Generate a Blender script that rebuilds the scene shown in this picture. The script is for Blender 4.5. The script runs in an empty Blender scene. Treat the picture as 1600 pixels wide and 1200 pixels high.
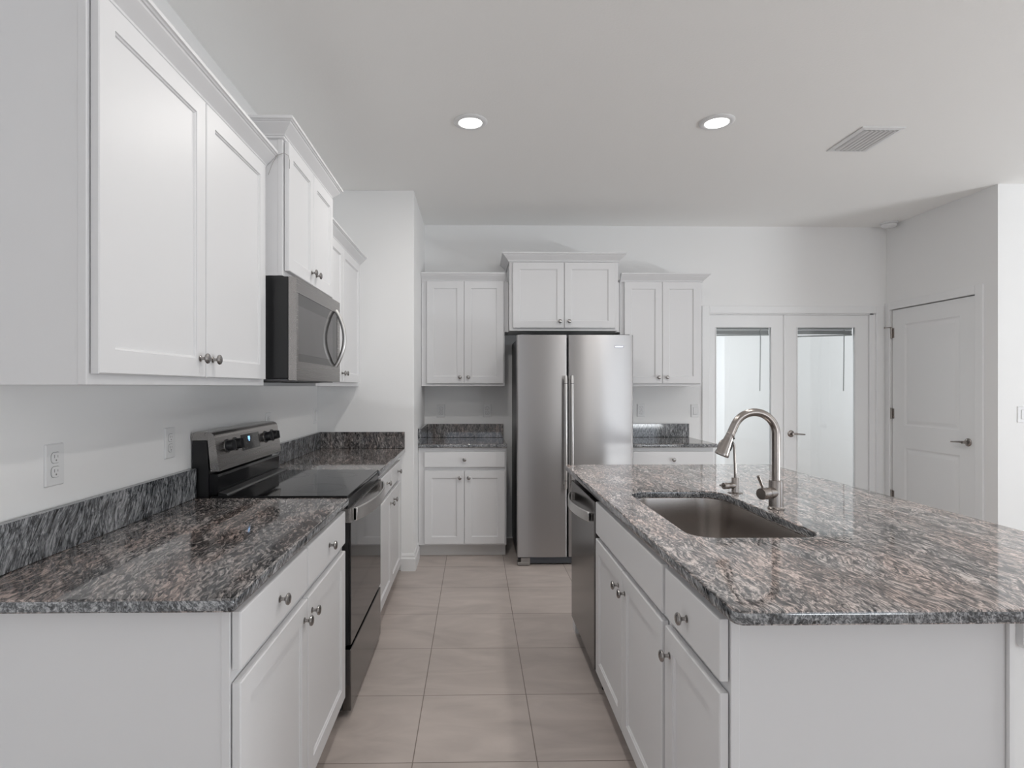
import bpy, bmesh, math
from mathutils import Vector, Matrix
PI = math.pi
SC = bpy.context.scene
COL = SC.collection

# ------------------------------------------------------------------ camera, light, exposure
cam_d = bpy.data.cameras.new('camera')
cam = bpy.data.objects.new('camera', cam_d); COL.objects.link(cam)
cam.location = (0, 0, 1.37)
cam.rotation_euler = (math.radians(90), 0, math.radians(-1.0))
cam_d.sensor_width = 36; cam_d.lens = 893 / 1600 * 36
cam_d.shift_x = 42.4 / 1600; cam_d.shift_y = 4.5 / 1600
cam_d.clip_start = 0.02
SC.camera = cam
SC.view_settings.view_transform = 'Standard'
SC.view_settings.look = 'None'
SC.view_settings.gamma = 1.0
SC.view_settings.use_curve_mapping = False
SC.view_settings.exposure = 0.28
try:
    SC.cycles.use_denoising = True
    SC.cycles.max_bounces = 14
    SC.cycles.diffuse_bounces = 10
    SC.cycles.glossy_bounces = 6
    SC.cycles.sample_clamp_indirect = 6
except Exception:
    pass

world = bpy.data.worlds.new('world'); SC.world = world
world.use_nodes = True
world.node_tree.nodes['Background'].inputs[0].default_value = (0.75, 0.85, 1.0, 1)
world.node_tree.nodes['Background'].inputs[1].default_value = 1.0


def area(name, loc, rot, sx, sy, power, color=(1, 1, 1), spread=None):
    d = bpy.data.lights.new(name, 'AREA'); d.shape = 'RECTANGLE'
    d.size = sx; d.size_y = sy; d.energy = power; d.color = color
    if spread: d.spread = spread
    o = bpy.data.objects.new(name, d); COL.objects.link(o)
    o.location = loc; o.rotation_euler = rot
    return o


# room extents
XL, XR, YF, YB, ZC = -1.17, 7.2, -5.6, 5.18, 2.835
XP, YP = 3.775, 4.06          # pantry wall plane, and where it turns the corner
# daylight at the windows behind and right of the camera, plus unseen added lights
UP = math.radians(68)     # upward tilt of the unseen fill lights added to brighten the ceiling
area('window_daylight_rear', (4.18, YF - 0.05, 1.45), (math.radians(90), 0, 0), 1.9, 1.9, 14, (0.90, 0.95, 1.0))
area('window_daylight_rear_left', (0.0, YF - 0.05, 1.5), (math.radians(90), 0, 0), 1.6, 1.3, 3, (0.90, 0.95, 1.0))
area('fridge_band_light', (2.45, YF - 0.05, 1.2), (math.radians(90), 0, 0), 0.30, 2.0, 3.2, (1.0, 0.97, 0.92))  # added narrow light, makes the bright band reflected in the refrigerator doors
area('window_daylight_right', (XR + 0.05, -0.25, 1.45), (0, math.radians(90), 0), 1.8, 2.7, 7, (0.93, 0.96, 1.0))
area('ceiling_fill_rear', (4.18, YF + 0.02, 0.45), (math.radians(90) + UP, 0, 0), 1.9, 0.9, 52, (0.95, 0.985, 1.0))  # unseen uplight added low at the rear opening to lift the ceiling
area('ceiling_fill_right', (XR - 0.02, -0.05, 0.17), (0, math.radians(90) + UP, 0), 0.28, 2.2, 165, (0.95, 0.985, 1.0))  # second added uplight, low on the right, also for ceiling brightness
area('den_daylight', (4.25, 5.75, 1.5), (0, math.radians(90), math.radians(-50)), 1.8, 0.8, 31, (0.95, 0.98, 1.0))


# ------------------------------------------------------------------ helpers
def link(name, bm, mat=None, parent=None, smooth=False, loc=None, rot=None):
    me = bpy.data.meshes.new(name)
    bmesh.ops.recalc_face_normals(bm, faces=bm.faces[:])
    bm.to_mesh(me); bm.free()
    o = bpy.data.objects.new(name, me); COL.objects.link(o)
    if mat is not None:
        for m in (mat if isinstance(mat, (list, tuple)) else [mat]): me.materials.append(m)
    if parent is not None: o.parent = parent
    if loc is not None: o.location = loc
    if rot is not None: o.rotation_euler = rot
    if smooth:
        for p in me.polygons: p.use_smooth = True
        try:
            me.set_sharp_from_angle(angle=math.radians(40))
        except Exception:
            pass
    return o


def empty(name, loc, rz=0):
    o = bpy.data.objects.new(name, None); COL.objects.link(o)
    o.location = loc; o.rotation_euler = (0, 0, rz)
    o.empty_display_size = 0.1
    return o


def tag(o, label, cat, group=None, kind=None):
    o['label'] = label; o['category'] = cat
    if group: o['group'] = group
    if kind: o['kind'] = kind
    return o


def struct(o, label=None):
    o['kind'] = 'structure'
    if label: o['label'] = label
    return o


def box(bm, x0, x1, y0, y1, z0, z1, bev=0.0, seg=2, mi=0):
    vs = [bm.verts.new((x, y, z)) for z in (z0, z1) for y in (y0, y1) for x in (x0, x1)]
    idx = [(0, 2, 3, 1), (4, 5, 7, 6), (0, 1, 5, 4), (2, 6, 7, 3), (0, 4, 6, 2), (1, 3, 7, 5)]
    fs = [bm.faces.new([vs[i] for i in f]) for f in idx]
    for f in fs: f.material_index = mi
    if bev > 0:
        es = list({e for f in fs for e in f.edges})
        r = bmesh.ops.bevel(bm, geom=es, offset=bev, segments=seg, affect='EDGES', profile=0.5)
        for f in r['faces']: f.material_index = mi
    return vs


def B(x0, x1, y0, y1, z0, z1, bev=0.0, seg=2):
    bm = bmesh.new(); box(bm, x0, x1, y0, y1, z0, z1, bev, seg); return bm


def bridge(bm, a, b, closed=True, mi=0):
    n = len(a)
    for i in range(n if closed else n - 1):
        j = (i + 1) % n
        try:
            f = bm.faces.new((a[i], a[j], b[j], b[i])); f.material_index = mi
        except ValueError:
            pass


def ring(bm, pts): return [bm.verts.new(p) for p in pts]


def lathe(bm, prof, n=24, mat=None, cap0=True, cap1=True, mi=0):
    """prof: (radius, height) along +z; mat: matrix placing it."""
    M = mat or Matrix()
    rs = []
    for r, h in prof:
        rs.append(ring(bm, [M @ Vector((r * math.cos(2 * PI * i / n), r * math.sin(2 * PI * i / n), h)) for i in range(n)]))
    for a, b in zip(rs, rs[1:]): bridge(bm, a, b, mi=mi)
    if cap0: bm.faces.new(rs[0][::-1]).material_index = mi
    if cap1: bm.faces.new(rs[-1]).material_index = mi


def axis(loc, d):
    d = Vector(d).normalized()
    return Matrix.Translation(loc) @ d.to_track_quat('Z', 'Y').to_matrix().to_4x4()


def tube(bm, path, radii, n=16, caps=True):
    """sweep a circle along path (list of Vector); radii one or many."""
    path = [Vector(p) for p in path]
    if not isinstance(radii, (list, tuple)): radii = [radii] * len(path)
    rs = []; up = None
    for i, p in enumerate(path):
        t = (path[min(i + 1, len(path) - 1)] - path[max(i - 1, 0)]).normalized()
        if up is None:
            up = Vector((0, 1, 0)) if abs(t.y) < 0.9 else Vector((1, 0, 0))
        u = (up - t * up.dot(t)).normalized(); v = t.cross(u); up = u
        rs.append(ring(bm, [p + (u * math.cos(2 * PI * k / n) + v * math.sin(2 * PI * k / n)) * radii[i] for k in range(n)]))
    for a, b in zip(rs, rs[1:]): bridge(bm, a, b)
    if caps:
        bm.faces.new(rs[0][::-1]); bm.faces.new(rs[-1])


def rrect(x0, x1, y0, y1, r, inset=0.0, n=6):
    """rounded rectangle points; r a number or four radii (x0y0, x1y0, x1y1, x0y1)."""
    if not isinstance(r, (list, tuple)): r = [r] * 4
    x0 += inset; x1 -= inset; y0 += inset; y1 -= inset
    c = [(x0, y0, PI), (x1, y0, 1.5 * PI), (x1, y1, 0), (x0, y1, 0.5 * PI)]
    s = [(1, 1), (-1, 1), (-1, -1), (1, -1)]
    out = []
    for (cx, cy, a0), (sx, sy), rr in zip(c, s, r):
        rr = max(rr - inset, 0.0008)
        for k in range(n + 1):
            a = a0 + 0.5 * PI * k / n
            out.append((cx + sx * rr + rr * math.cos(a), cy + sy * rr + rr * math.sin(a)))
    return out


def slab(outer, z0, z1, hole=None, bev=0.004):
    """outer/hole: functions inset -> list of xy. Slab with eased edges."""
    bm = bmesh.new()
    prof = [(bev, z0), (bev * 0.3, z0 + bev * 0.3), (0, z0 + bev), (0, z1 - bev), (bev * 0.3, z1 - bev * 0.3), (bev, z1)]
    def rings(fn, sign):
        rs = [ring(bm, [(x, y, z) for x, y in fn(i * sign)]) for i, z in prof]
        for a, b in zip(rs, rs[1:]): bridge(bm, a, b)
        return rs[0], rs[-1]
    ob, ot = rings(outer, 1)
    if hole is None:
        bm.faces.new(ob[::-1]); bm.faces.new(ot)
    else:
        hb, ht = rings(hole, -1)
        for o, h in ((ob, hb), (ot, ht)):
            es = []
            for L in (o, h):
                for i in range(len(L)):
                    e = bm.edges.get((L[i], L[(i + 1) % len(L)]))
                    es.append(e)
            bmesh.ops.triangle_fill(bm, use_beauty=True, use_dissolve=False, edges=es)
    return bm


# ------------------------------------------------------------------ materials
def new_mat(name):
    m = bpy.data.materials.new(name); m.use_nodes = True
    nt = m.node_tree
    return m, nt, nt.nodes['Principled BSDF']


def plain(name, col, rough=0.5, metal=0.0, spec=0.5, bump=None, coat=0.0, var=None):
    m, nt, p = new_mat(name)
    p.inputs['Base Color'].default_value = (*col, 1)
    p.inputs['Roughness'].default_value = rough
    p.inputs['Metallic'].default_value = metal
    p.inputs['Specular IOR Level'].default_value = spec
    p.inputs['Coat Weight'].default_value = coat
    tc = nt.nodes.new('ShaderNodeTexCoord')
    if bump:
        sc, st, dist = bump
        n = nt.nodes.new('ShaderNodeTexNoise'); n.inputs['Scale'].default_value = sc; n.inputs['Detail'].default_value = 3
        b = nt.nodes.new('ShaderNodeBump'); b.inputs['Strength'].default_value = st; b.inputs['Distance'].default_value = dist
        nt.links.new(tc.outputs['Object'], n.inputs['Vector'])
        nt.links.new(n.outputs['Fac'], b.inputs['Height']); nt.links.new(b.outputs[0], p.inputs['Normal'])
    if var:
        sc, amt = var
        n = nt.nodes.new('ShaderNodeTexNoise'); n.inputs['Scale'].default_value = sc; n.inputs['Detail'].default_value = 4
        mx = nt.nodes.new('ShaderNodeMix'); mx.data_type = 'RGBA'
        mx.inputs[6].default_value = (*[c * (1 - amt) for c in col], 1); mx.inputs[7].default_value = (*[min(1, c * (1 + amt)) for c in col], 1)
        nt.links.new(tc.outputs['Object'], n.inputs['Vector'])
        nt.links.new(n.outputs['Fac'], mx.inputs[0]); nt.links.new(mx.outputs[2], p.inputs['Base Color'])
    return m


def steel(name, col=(0.55, 0.54, 0.53), rough=0.25, grain='Z', aniso=0.0, streak=0.06, tone=0.07):
    """brushed metal; grain runs along the given object axis."""
    m, nt, p = new_mat(name)
    p.inputs['Metallic'].default_value = 1.0
    p.inputs['Roughness'].default_value = rough
    tc = nt.nodes.new('ShaderNodeTexCoord'); mp = nt.nodes.new('ShaderNodeMapping')
    s = {'X': (1.5, 260, 260), 'Y': (260, 1.5, 260), 'Z': (260, 260, 1.5)}[grain]
    mp.inputs['Scale'].default_value = s
    n = nt.nodes.new('ShaderNodeTexNoise'); n.inputs['Scale'].default_value = 1.0; n.inputs['Detail'].default_value = 3
    r = nt.nodes.new('ShaderNodeMapRange')
    r.inputs['To Min'].default_value = max(0.02, rough - streak); r.inputs['To Max'].default_value = rough + streak
    nt.links.new(tc.outputs['Object'], mp.inputs[0]); nt.links.new(mp.outputs[0], n.inputs['Vector'])
    nt.links.new(n.outputs['Fac'], r.inputs[0]); nt.links.new(r.outputs[0], p.inputs['Roughness'])
    mx = nt.nodes.new('ShaderNodeMix'); mx.data_type = 'RGBA'
    mx.inputs[6].default_value = (*[c * (1 - tone) for c in col], 1); mx.inputs[7].default_value = (*[min(1, c * (1 + tone)) for c in col], 1)
    nt.links.new(n.outputs['Fac'], mx.inputs[0]); nt.links.new(mx.outputs[2], p.inputs['Base Color'])
    if aniso:
        p.inputs['Anisotropic'].default_value = aniso
        p.inputs['Anisotropic Rotation'].default_value = 0.25
        tg = nt.nodes.new('ShaderNodeTangent'); tg.direction_type = 'RADIAL'; tg.axis = 'Z'
        nt.links.new(tg.outputs[0], p.inputs['Tangent'])
    return m


def granite(name, along='Y', tilt=0.0, tone=1.0, seed=0.0, brown=0.5, bright=0.0, across=125):
    """polished streaked granite: charcoal, grey, blush and brown flecks drawn out along one direction."""
    m, nt, p = new_mat(name)
    N, L = nt.nodes, nt.links
    tc = N.new('ShaderNodeTexCoord')
    # slow waviness of the streaks
    w = N.new('ShaderNodeTexNoise'); w.inputs['Scale'].default_value = 2.6; w.inputs['Detail'].default_value = 3
    ws = N.new('ShaderNodeVectorMath'); ws.operation = 'MULTIPLY_ADD'
    ws.inputs[1].default_value = (0.16, 0.16, 0.16)
    off = N.new('ShaderNodeVectorMath'); off.operation = 'ADD'; off.inputs[1].default_value = (seed, seed * 1.7, seed * 0.6)
    L.new(tc.outputs['Object'], off.inputs[0]); L.new(off.outputs[0], w.inputs['Vector'])
    L.new(w.outputs['Color'], ws.inputs[0]); L.new(off.outputs[0], ws.inputs[2])
    mp = N.new('ShaderNodeMapping'); mp.vector_type = 'POINT'
    rot = {'Y': (0, 0, tilt), 'X': (0, 0, PI / 2 + tilt), 'Z': (tilt, 0, 0)}[along]
    mp.inputs['Rotation'].default_value = rot
    L.new(ws.outputs[0], mp.inputs[0])
    def stretched(scale_across, scale_along, detail=5, rough=0.6, dist=0.4):
        s = N.new('ShaderNodeMapping')
        a, c = scale_along, scale_across
        s.inputs['Scale'].default_value = (c, c, a) if along == 'Z' else (c, a, c)
        n = N.new('ShaderNodeTexNoise'); n.inputs['Scale'].default_value = 1; n.inputs['Detail'].default_value = detail
        n.inputs['Roughness'].default_value = rough; n.inputs['Distortion'].default_value = dist
        L.new(mp.outputs[0], s.inputs[0]); L.new(s.outputs[0], n.inputs['Vector'])
        return n.outputs['Fac']
    fine = stretched(across, across * 0.22, 6, 0.66, 0.8)
    mid = stretched(30, 5.5, 4, 0.55, 0.6)
    big = stretched(5.5, 1.6, 3, 0.5, 0.8)
    def mth(op, a, b=None, c=None):
        x = N.new('ShaderNodeMath'); x.operation = op
        for i, v in enumerate((a, b, c)):
            if v is None: continue
            if isinstance(v, (int, float)): x.inputs[i].default_value = v
            else: L.new(v, x.inputs[i])
        return x.outputs[0]
    v = mth('ADD', mth('MULTIPLY', fine, 0.74), mth('ADD', mth('MULTIPLY', mid, 0.24), mth('MULTIPLY', big, 0.14)))
    ramp = N.new('ShaderNodeValToRGB'); L.new(v, ramp.inputs[0])
    e = ramp.color_ramp.elements
    T = lambda c: (c[0] * tone, c[1] * tone, c[2] * tone, 1)
    b = -0.0 - bright
    e[0].position = 0.44 + b; e[0].color = T((0.020, 0.020, 0.022))
    e[1].position = 0.68 + b; e[1].color = T((0.78, 0.71, 0.68))
    for pos, c in ((0.50, (0.060, 0.059, 0.062)), (0.555, (0.18, 0.172, 0.172)), (0.61, (0.40, 0.375, 0.365))):
        x = e.new(pos + b); x.color = T(c)
    # brown zones
    bz = stretched(7, 2.2, 3, 0.5, 1.0)
    br = N.new('ShaderNodeMapRange'); br.inputs['From Min'].default_value = 0.42; br.inputs['From Max'].default_value = 0.62
    br.inputs['To Min'].default_value = 0.0 if brown > 0 else 1.0; br.inputs['To Max'].default_value = brown if brown > 0 else 1.0
    L.new(bz, br.inputs[0])
    mx = N.new('ShaderNodeMix'); mx.data_type = 'RGBA'; mx.blend_type = 'MULTIPLY'
    mx.inputs[7].default_value = (1.0, 0.80, 0.72, 1) if brown > 0 else (0.84, 0.93, 1.0, 1)
    L.new(br.outputs[0], mx.inputs[0]); L.new(ramp.outputs[0], mx.inputs[6])
    L.new(mx.outputs[2], p.inputs['Base Color'])
    p.inputs['Roughness'].default_value = 0.05
    p.inputs['Specular IOR Level'].default_value = 0.85
    return m


def floor_tiles():
    m, nt, p = new_mat('ceramic_floor_tile')
    N, L = nt.nodes, nt.links
    tc = N.new('ShaderNodeTexCoord')
    mp = N.new('ShaderNodeMapping'); mp.inputs['Location'].default_value = (0.222 + 4.55, -2.097 + 9.1, 0)
    L.new(tc.outputs['Object'], mp.inputs[0])
    bk = N.new('ShaderNodeTexBrick'); bk.offset = 0; bk.squash = 1
    bk.inputs['Scale'].default_value = 1; bk.inputs['Brick Width'].default_value = 0.4545; bk.inputs['Row Height'].default_value = 0.4545
    bk.inputs['Mortar Size'].default_value = 0.0022; bk.inputs['Mortar Smooth'].default_value = 0.25
    bk.inputs['Color1'].default_value = (0.475, 0.418, 0.388, 1); bk.inputs['Color2'].default_value = (0.51, 0.450, 0.418, 1)
    bk.inputs['Mortar'].default_value = (0.22, 0.18, 0.155, 1)
    L.new(mp.outputs[0], bk.inputs['Vector'])
    n = N.new('ShaderNodeTexNoise'); n.inputs['Scale'].default_value = 1; n.inputs['Detail'].default_value = 6; n.inputs['Distortion'].default_value = 1.2
    m2 = N.new('ShaderNodeMapping'); m2.inputs['Rotation'].default_value = (0, 0, -0.5); m2.inputs['Scale'].default_value = (2.2, 6.0, 1)
    L.new(tc.outputs['Object'], m2.inputs[0]); L.new(m2.outputs[0], n.inputs['Vector'])
    r = N.new('ShaderNodeMapRange'); r.inputs['From Min'].default_value = 0.3; r.inputs['From Max'].default_value = 0.7
    r.inputs['To Min'].default_value = 0.86; r.inputs['To Max'].default_value = 1.12
    L.new(n.outputs['Fac'], r.inputs[0])
    mx = N.new('ShaderNodeMix'); mx.data_type = 'RGBA'; mx.blend_type = 'MULTIPLY'; mx.inputs[0].default_value = 1
    L.new(bk.outputs['Color'], mx.inputs[6]); L.new(r.outputs[0], mx.inputs[7])
    L.new(mx.outputs[2], p.inputs['Base Color'])
    b = N.new('ShaderNodeBump'); b.inputs['Strength'].default_value = 0.5; b.inputs['Distance'].default_value = 0.002; b.invert = True
    L.new(bk.outputs['Fac'], b.inputs['Height']); L.new(b.outputs[0], p.inputs['Normal'])
    p.inputs['Roughness'].default_value = 0.38
    return m


M_wall = plain('matte_wall_paint', (0.81, 0.812, 0.812), 0.75, bump=(260, 0.12, 0.0006))
M_ceil = plain('textured_ceiling_paint', (0.87, 0.87, 0.86), 0.9, bump=(90, 0.35, 0.0016))
M_trim = plain('satin_trim_paint', (0.80, 0.805, 0.81), 0.35, bump=(30, 0.03, 0.0003))
M_cab = plain('white_cabinet_paint', (0.69, 0.69, 0.70), 0.42, spec=0.35, bump=(40, 0.02, 0.0003))
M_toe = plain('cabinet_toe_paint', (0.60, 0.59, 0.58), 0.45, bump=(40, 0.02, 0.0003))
M_floor = floor_tiles()
M_steel = steel('brushed_steel', (0.38, 0.365, 0.355), 0.27, 'X', streak=0.02, tone=0.025)
M_fridge = steel('fridge_steel', (0.43, 0.42, 0.418), 0.28, 'X', aniso=0.92, streak=0.004, tone=0.01)
M_dw = steel('dishwasher_steel', (0.165, 0.16, 0.157), 0.18, 'X', streak=0.015, tone=0.02)
M_sink = steel('sink_steel', (0.46, 0.43, 0.41), 0.27, 'Y', streak=0.006, tone=0.01)
M_nickel = steel('brushed_nickel', (0.34, 0.31, 0.29), 0.24, 'Z', streak=0.04)
M_knob = steel('dark_nickel_knob', (0.36, 0.345, 0.335), 0.22, 'Z', streak=0.04)
M_handle = steel('satin_steel_handle', (0.60, 0.59, 0.58), 0.34, 'X', streak=0.03)
M_dark_steel = plain('dark_steel_sheet', (0.10, 0.10, 0.105), 0.35, 0.6, var=(8, 0.06))
M_black = plain('black_enamel', (0.012, 0.012, 0.013), 0.28, var=(12, 0.1))
M_blackglass = plain('black_glass', (0.010, 0.010, 0.011), 0.05, spec=0.22, coat=0.0, var=(5, 0.05))
M_doorglass = plain('smoked_oven_glass', (0.020, 0.019, 0.019), 0.06, spec=0.55, coat=0.0, var=(5, 0.05))
M_mwglass = plain('mirrored_microwave_glass', (0.16, 0.155, 0.155), 0.07, 0.75, spec=0.9, var=(5, 0.03))
M_mwband = plain('printed_glass_border', (0.055, 0.053, 0.053), 0.10, 0.4, spec=0.9, var=(5, 0.03))
M_plastic = plain('black_plastic', (0.02, 0.02, 0.022), 0.4, var=(20, 0.1))
M_grey_plastic = plain('slate_plastic', (0.06, 0.065, 0.075), 0.45, var=(20, 0.1))
M_white_plastic = plain('white_plastic', (0.74, 0.745, 0.75), 0.35, var=(20, 0.01))
M_gap = plain('grey_slot', (0.22, 0.22, 0.22), 0.6, var=(20, 0.1))
M_slot = plain('dark_slot', (0.05, 0.05, 0.05), 0.6, var=(20, 0.1))
M_blind = plain('aluminium_blind_slats', (0.42, 0.43, 0.43), 0.4, var=(30, 0.1))
M_wand = plain('blind_wand_plastic', (0.34, 0.35, 0.35), 0.3, var=(30, 0.1))
M_gr_left = granite('granite_left_worktop', 'Y', -0.22, 0.58, 3.1, 0.62, 0.010)
M_gr_edge = granite('granite_cut_edge', 'Z', 0.9, 0.66, 2.7, 0.0, 0.02, 150)
M_gr_splash = granite('granite_upstand', 'Z', 0.3, 0.62, 7.7, 0.0, 0.015)
M_gr_splash_x = granite('granite_upstand_brown', 'Z', 0.1, 0.50, 9.2, 0.6)
M_gr_island = granite('granite_island_worktop', 'Y', 0.06, 0.85, 1.3, 0.55, 0.022)
M_gr_far = granite('granite_far_worktop', 'X', 0.1, 0.6, 5.5, 0.55)


def emis(name, col, s):
    m, nt, p = new_mat(name)
    p.inputs['Base Color'].default_value = (*col, 1)
    p.inputs['Emission Color'].default_value = (*col, 1); p.inputs['Emission Strength'].default_value = s
    return m


M_lens = emis('lit_lamp_lens', (1.0, 0.985, 0.96), 3.5)
M_led = emis('display_digits', (0.25, 0.55, 1.0), 1.2)


def glass():
    m = bpy.data.materials.new('door_pane_glass'); m.use_nodes = True
    nt = m.node_tree; N, L = nt.nodes, nt.links
    for n in list(N): N.remove(n)
    out = N.new('ShaderNodeOutputMaterial'); mx = N.new('ShaderNodeMixShader')
    tr = N.new('ShaderNodeBsdfTransparent'); gl = N.new('ShaderNodeBsdfGlossy'); gl.inputs['Roughness'].default_value = 0.01
    tr.inputs[0].default_value = (0.965, 0.978, 0.98, 1)
    fr = N.new('ShaderNodeFresnel'); fr.inputs[0].default_value = 1.5
    L.new(fr.outputs[0], mx.inputs[0]); L.new(tr.outputs[0], mx.inputs[1]); L.new(gl.outputs[0], mx.inputs[2]); L.new(mx.outputs[0], out.inputs[0])
    return m


M_glass = glass()

# ------------------------------------------------------------------ the room
T = 0.12
struct(link('floor', B(XL - T, XR + T, YF - T, 9.2, -0.10, 0), M_floor))
struct(link('ceiling', B(XL - T, XR + T, YF - T, 9.2, ZC, ZC + 0.10), M_ceil))
struct(link('wall_left', B(XL - T, XL, YF - T, YB + T, 0, ZC), M_wall))


def wall_with_holes(name, horiz, a0, a1, p0, p1, holes, mat=M_wall):
    """wall along x (horiz='x') or y, between a0..a1, thickness p0..p1; holes (h0,h1,z0,z1)."""
    bm = bmesh.new()
    def put(u0, u1, z0, z1):
        if u1 - u0 < 1e-4 or z1 - z0 < 1e-4: return
        if horiz == 'x': box(bm, u0, u1, p0, p1, z0, z1)
        else: box(bm, p0, p1, u0, u1, z0, z1)
    cur = a0
    for h0, h1, z0, z1 in sorted(holes):
        put(cur, h0, 0, ZC); put(h0, h1, 0, z0); put(h0, h1, z1, ZC); cur = h1
    put(cur, a1, 0, ZC)
    return struct(link(name, bm, mat))


DX0, DX1, DZ = 2.118, 3.655, 2.043        # French door opening
wall_with_holes('wall_back', 'x', XL, XP + T, YB, YB + T, [(DX0, DX1, 0, DZ)])
PY0, PY1 = 4.235, 5.120                   # pantry door opening
wall_with_holes('wall_pantry', 'y', YP, YB, XP, XP + T, [(PY0, PY1, 0, 2.068)])
struct(link('wall_hall', B(XP + T, XR + T, YP, YP + T, 0, ZC), M_wall))
struct(link('wall_recess', B(XL, -0.455, 4.27, YB, 0, ZC, 0.004), M_wall))
wall_with_holes('wall_rear', 'x', XL - T, XR + T, YF - T, YF, [(-0.85, 0.85, 0.85, 2.2), (2.29, 2.61, 0.15, 2.25), (3.20, 5.15, 0.02, 2.42)])
wall_with_holes('wall_right', 'y', YF, YP, XR, XR + T, [(-1.65, 1.15, 0.02, 2.4)])
# window frames in the openings behind and beside the camera
def window_frame(name, horiz, a0, a1, z0, z1, p, n, parts=2):
    bm = bmesh.new(); w = 0.05
    def put(u0, u1, q0, q1):
        if horiz == 'x': box(bm, u0, u1, p, p + n, q0, q1)
        else: box(bm, p, p + n, u0, u1, q0, q1)
    put(a0, a1, z0, z0 + w); put(a0, a1, z1 - w, z1)
    for k in range(parts + 1):
        u = a0 + (a1 - a0 - w) * k / parts
        put(u, u + w, z0 + w, z1 - w)
    return struct(link(name, bm, M_trim))
window_frame('window_1', 'x', -0.85, 0.85, 0.85, 2.2, YF - 0.06, 0.05)
window_frame('added_window_4', 'x', 2.26, 2.64, 0.12, 2.28, YF - 0.115, 0.02, 1)  # made-up slit opening for the added refrigerator band light
window_frame('window_2', 'x', 3.20, 5.15, 0.02, 2.42, YF - 0.06, 0.05, 2)
window_frame('window_3', 'y', -1.65, 1.15, 0.02, 2.4, XR + 0.01, 0.05, 3)
# den behind the French doors
struct(link('wall_den_far', B(1.6, 4.9, 8.3, 8.4, 0, ZC), M_wall))
struct(link('wall_den_left', B(1.5, 1.6, YB + T, 8.4, 0, ZC), M_wall))
struct(link('wall_den_corner', B(1.6, 2.93, 6.66, 8.3, 0, ZC), M_wall))
wall_with_holes('wall_den_right', 'y', YB + T, 8.4, 4.35, 4.45, [(5.42, 6.32, 0.6, 2.4)])
struct(link('wall_pantry_inner', B(XP + 1.3, XP + 1.4, YP + T, YB + T, 0, ZC), M_wall))
struct(link('wall_pantry_back', B(XP + T, XP + 1.3, YB, YB + T, 0, ZC), M_wall))

# baseboards
def baseboard(name, pts, h=0.13, t=0.014):
    """profile swept along an open path on the floor; outward is to the right of travel."""
    prof = [(0, 0), (t, 0), (t, h * 0.70), (t * 0.55, h * 0.78), (t * 0.55, h * 0.88), (t * 0.2, h), (0, h)]
    bm = bmesh.new(); n = len(pts); rs = []
    for i, p in enumerate(pts):
        p = Vector((p[0], p[1]))
        d0 = (p - Vector(pts[i - 1])).normalized() if i else None
        d1 = (Vector(pts[i + 1]) - p).normalized() if i < n - 1 else None
        nn = [Vector((d.y, -d.x)) for d in (d0, d1) if d is not None]
        m = sum(nn, Vector((0, 0))); m = m / m.length
        k = 1 / max(0.3, m.dot(nn[0]))
        rs.append(ring(bm, [(p.x + m.x * k * a, p.y + m.y * k * a, z) for a, z in prof]))
    for a, b in zip(rs, rs[1:]): bridge(bm, a, b)
    bm.faces.new(rs[0]); bm.faces.new(rs[-1][::-1])
    return struct(link(name, bm, M_trim))
baseboard('baseboard_recess', [(-0.55, 4.27), (-0.455, 4.27), (-0.455, 4.575)])
baseboard('baseboard_hall', [(XP, 4.18), (XP, YP), (XR, YP)])
baseboard('baseboard_left', [(XL, YF), (XL, 1.27)])


# ------------------------------------------------------------------ cabinets
def door_mesh(w, h, t=0.019, rail=0.057):
    bm = bmesh.new()
    def R(i, y): return ring(bm, [(i, y, i), (w - i, y, i), (w - i, y, h - i), (i, y, h - i)])
    seq = [(0, 0), (0, -t + 0.0025), (0.0025, -t), (rail, -t), (rail + 0.0012, -t + 0.0035), (rail + 0.005, -t + 0.0050), (rail + 0.007, -t + 0.0085)]
    rs = [R(i, y) for i, y in seq]
    for a, b in zip(rs, rs[1:]): bridge(bm, a, b)
    bm.faces.new(rs[0]); bm.faces.new(rs[-1])
    return bm


def front_mesh(w, h, t=0.019):
    bm = bmesh.new()
    def R(i, y): return ring(bm, [(i, y, i), (w - i, y, i), (w - i, y, h - i), (i, y, h - i)])
    rs = [R(0, 0), R(0, -t + 0.004), R(0.0015, -t + 0.001), R(0.004, -t)]
    for a, b in zip(rs, rs[1:]): bridge(bm, a, b)
    bm.faces.new(rs[0]); bm.faces.new(rs[-1])
    return bm


KP = [(0.0095, 0), (0.0095, 0.002), (0.0055, 0.004), (0.0045, 0.009), (0.0050, 0.014), (0.010, 0.0175), (0.0145, 0.0195), (0.0160, 0.0225), (0.0152, 0.0255), (0.0115, 0.028), (0.006, 0.0292)]
_kb = bmesh.new(); lathe(_kb, KP, 20, Matrix.Rotation(math.radians(90), 4, 'X'))
_k = link('knob', _kb, M_knob, smooth=True); KNOB_ME = _k.data; bpy.data.objects.remove(_k)


def knob(parent, x, y, z):
    o = bpy.data.objects.new('knob', KNOB_ME); COL.objects.link(o); o.parent = parent; o.location = (x, y, z)
    return o


CR = [(0, 0), (0.006, 0), (0.009, 0.003), (0.009, 0.008), (0.0125, 0.010), (0.0145, 0.015), (0.046, 0.047), (0.048, 0.052), (0.052, 0.053), (0.055, 0.057), (0.060, 0.059), (0.060, 0.070), (0, 0.070)]


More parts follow.
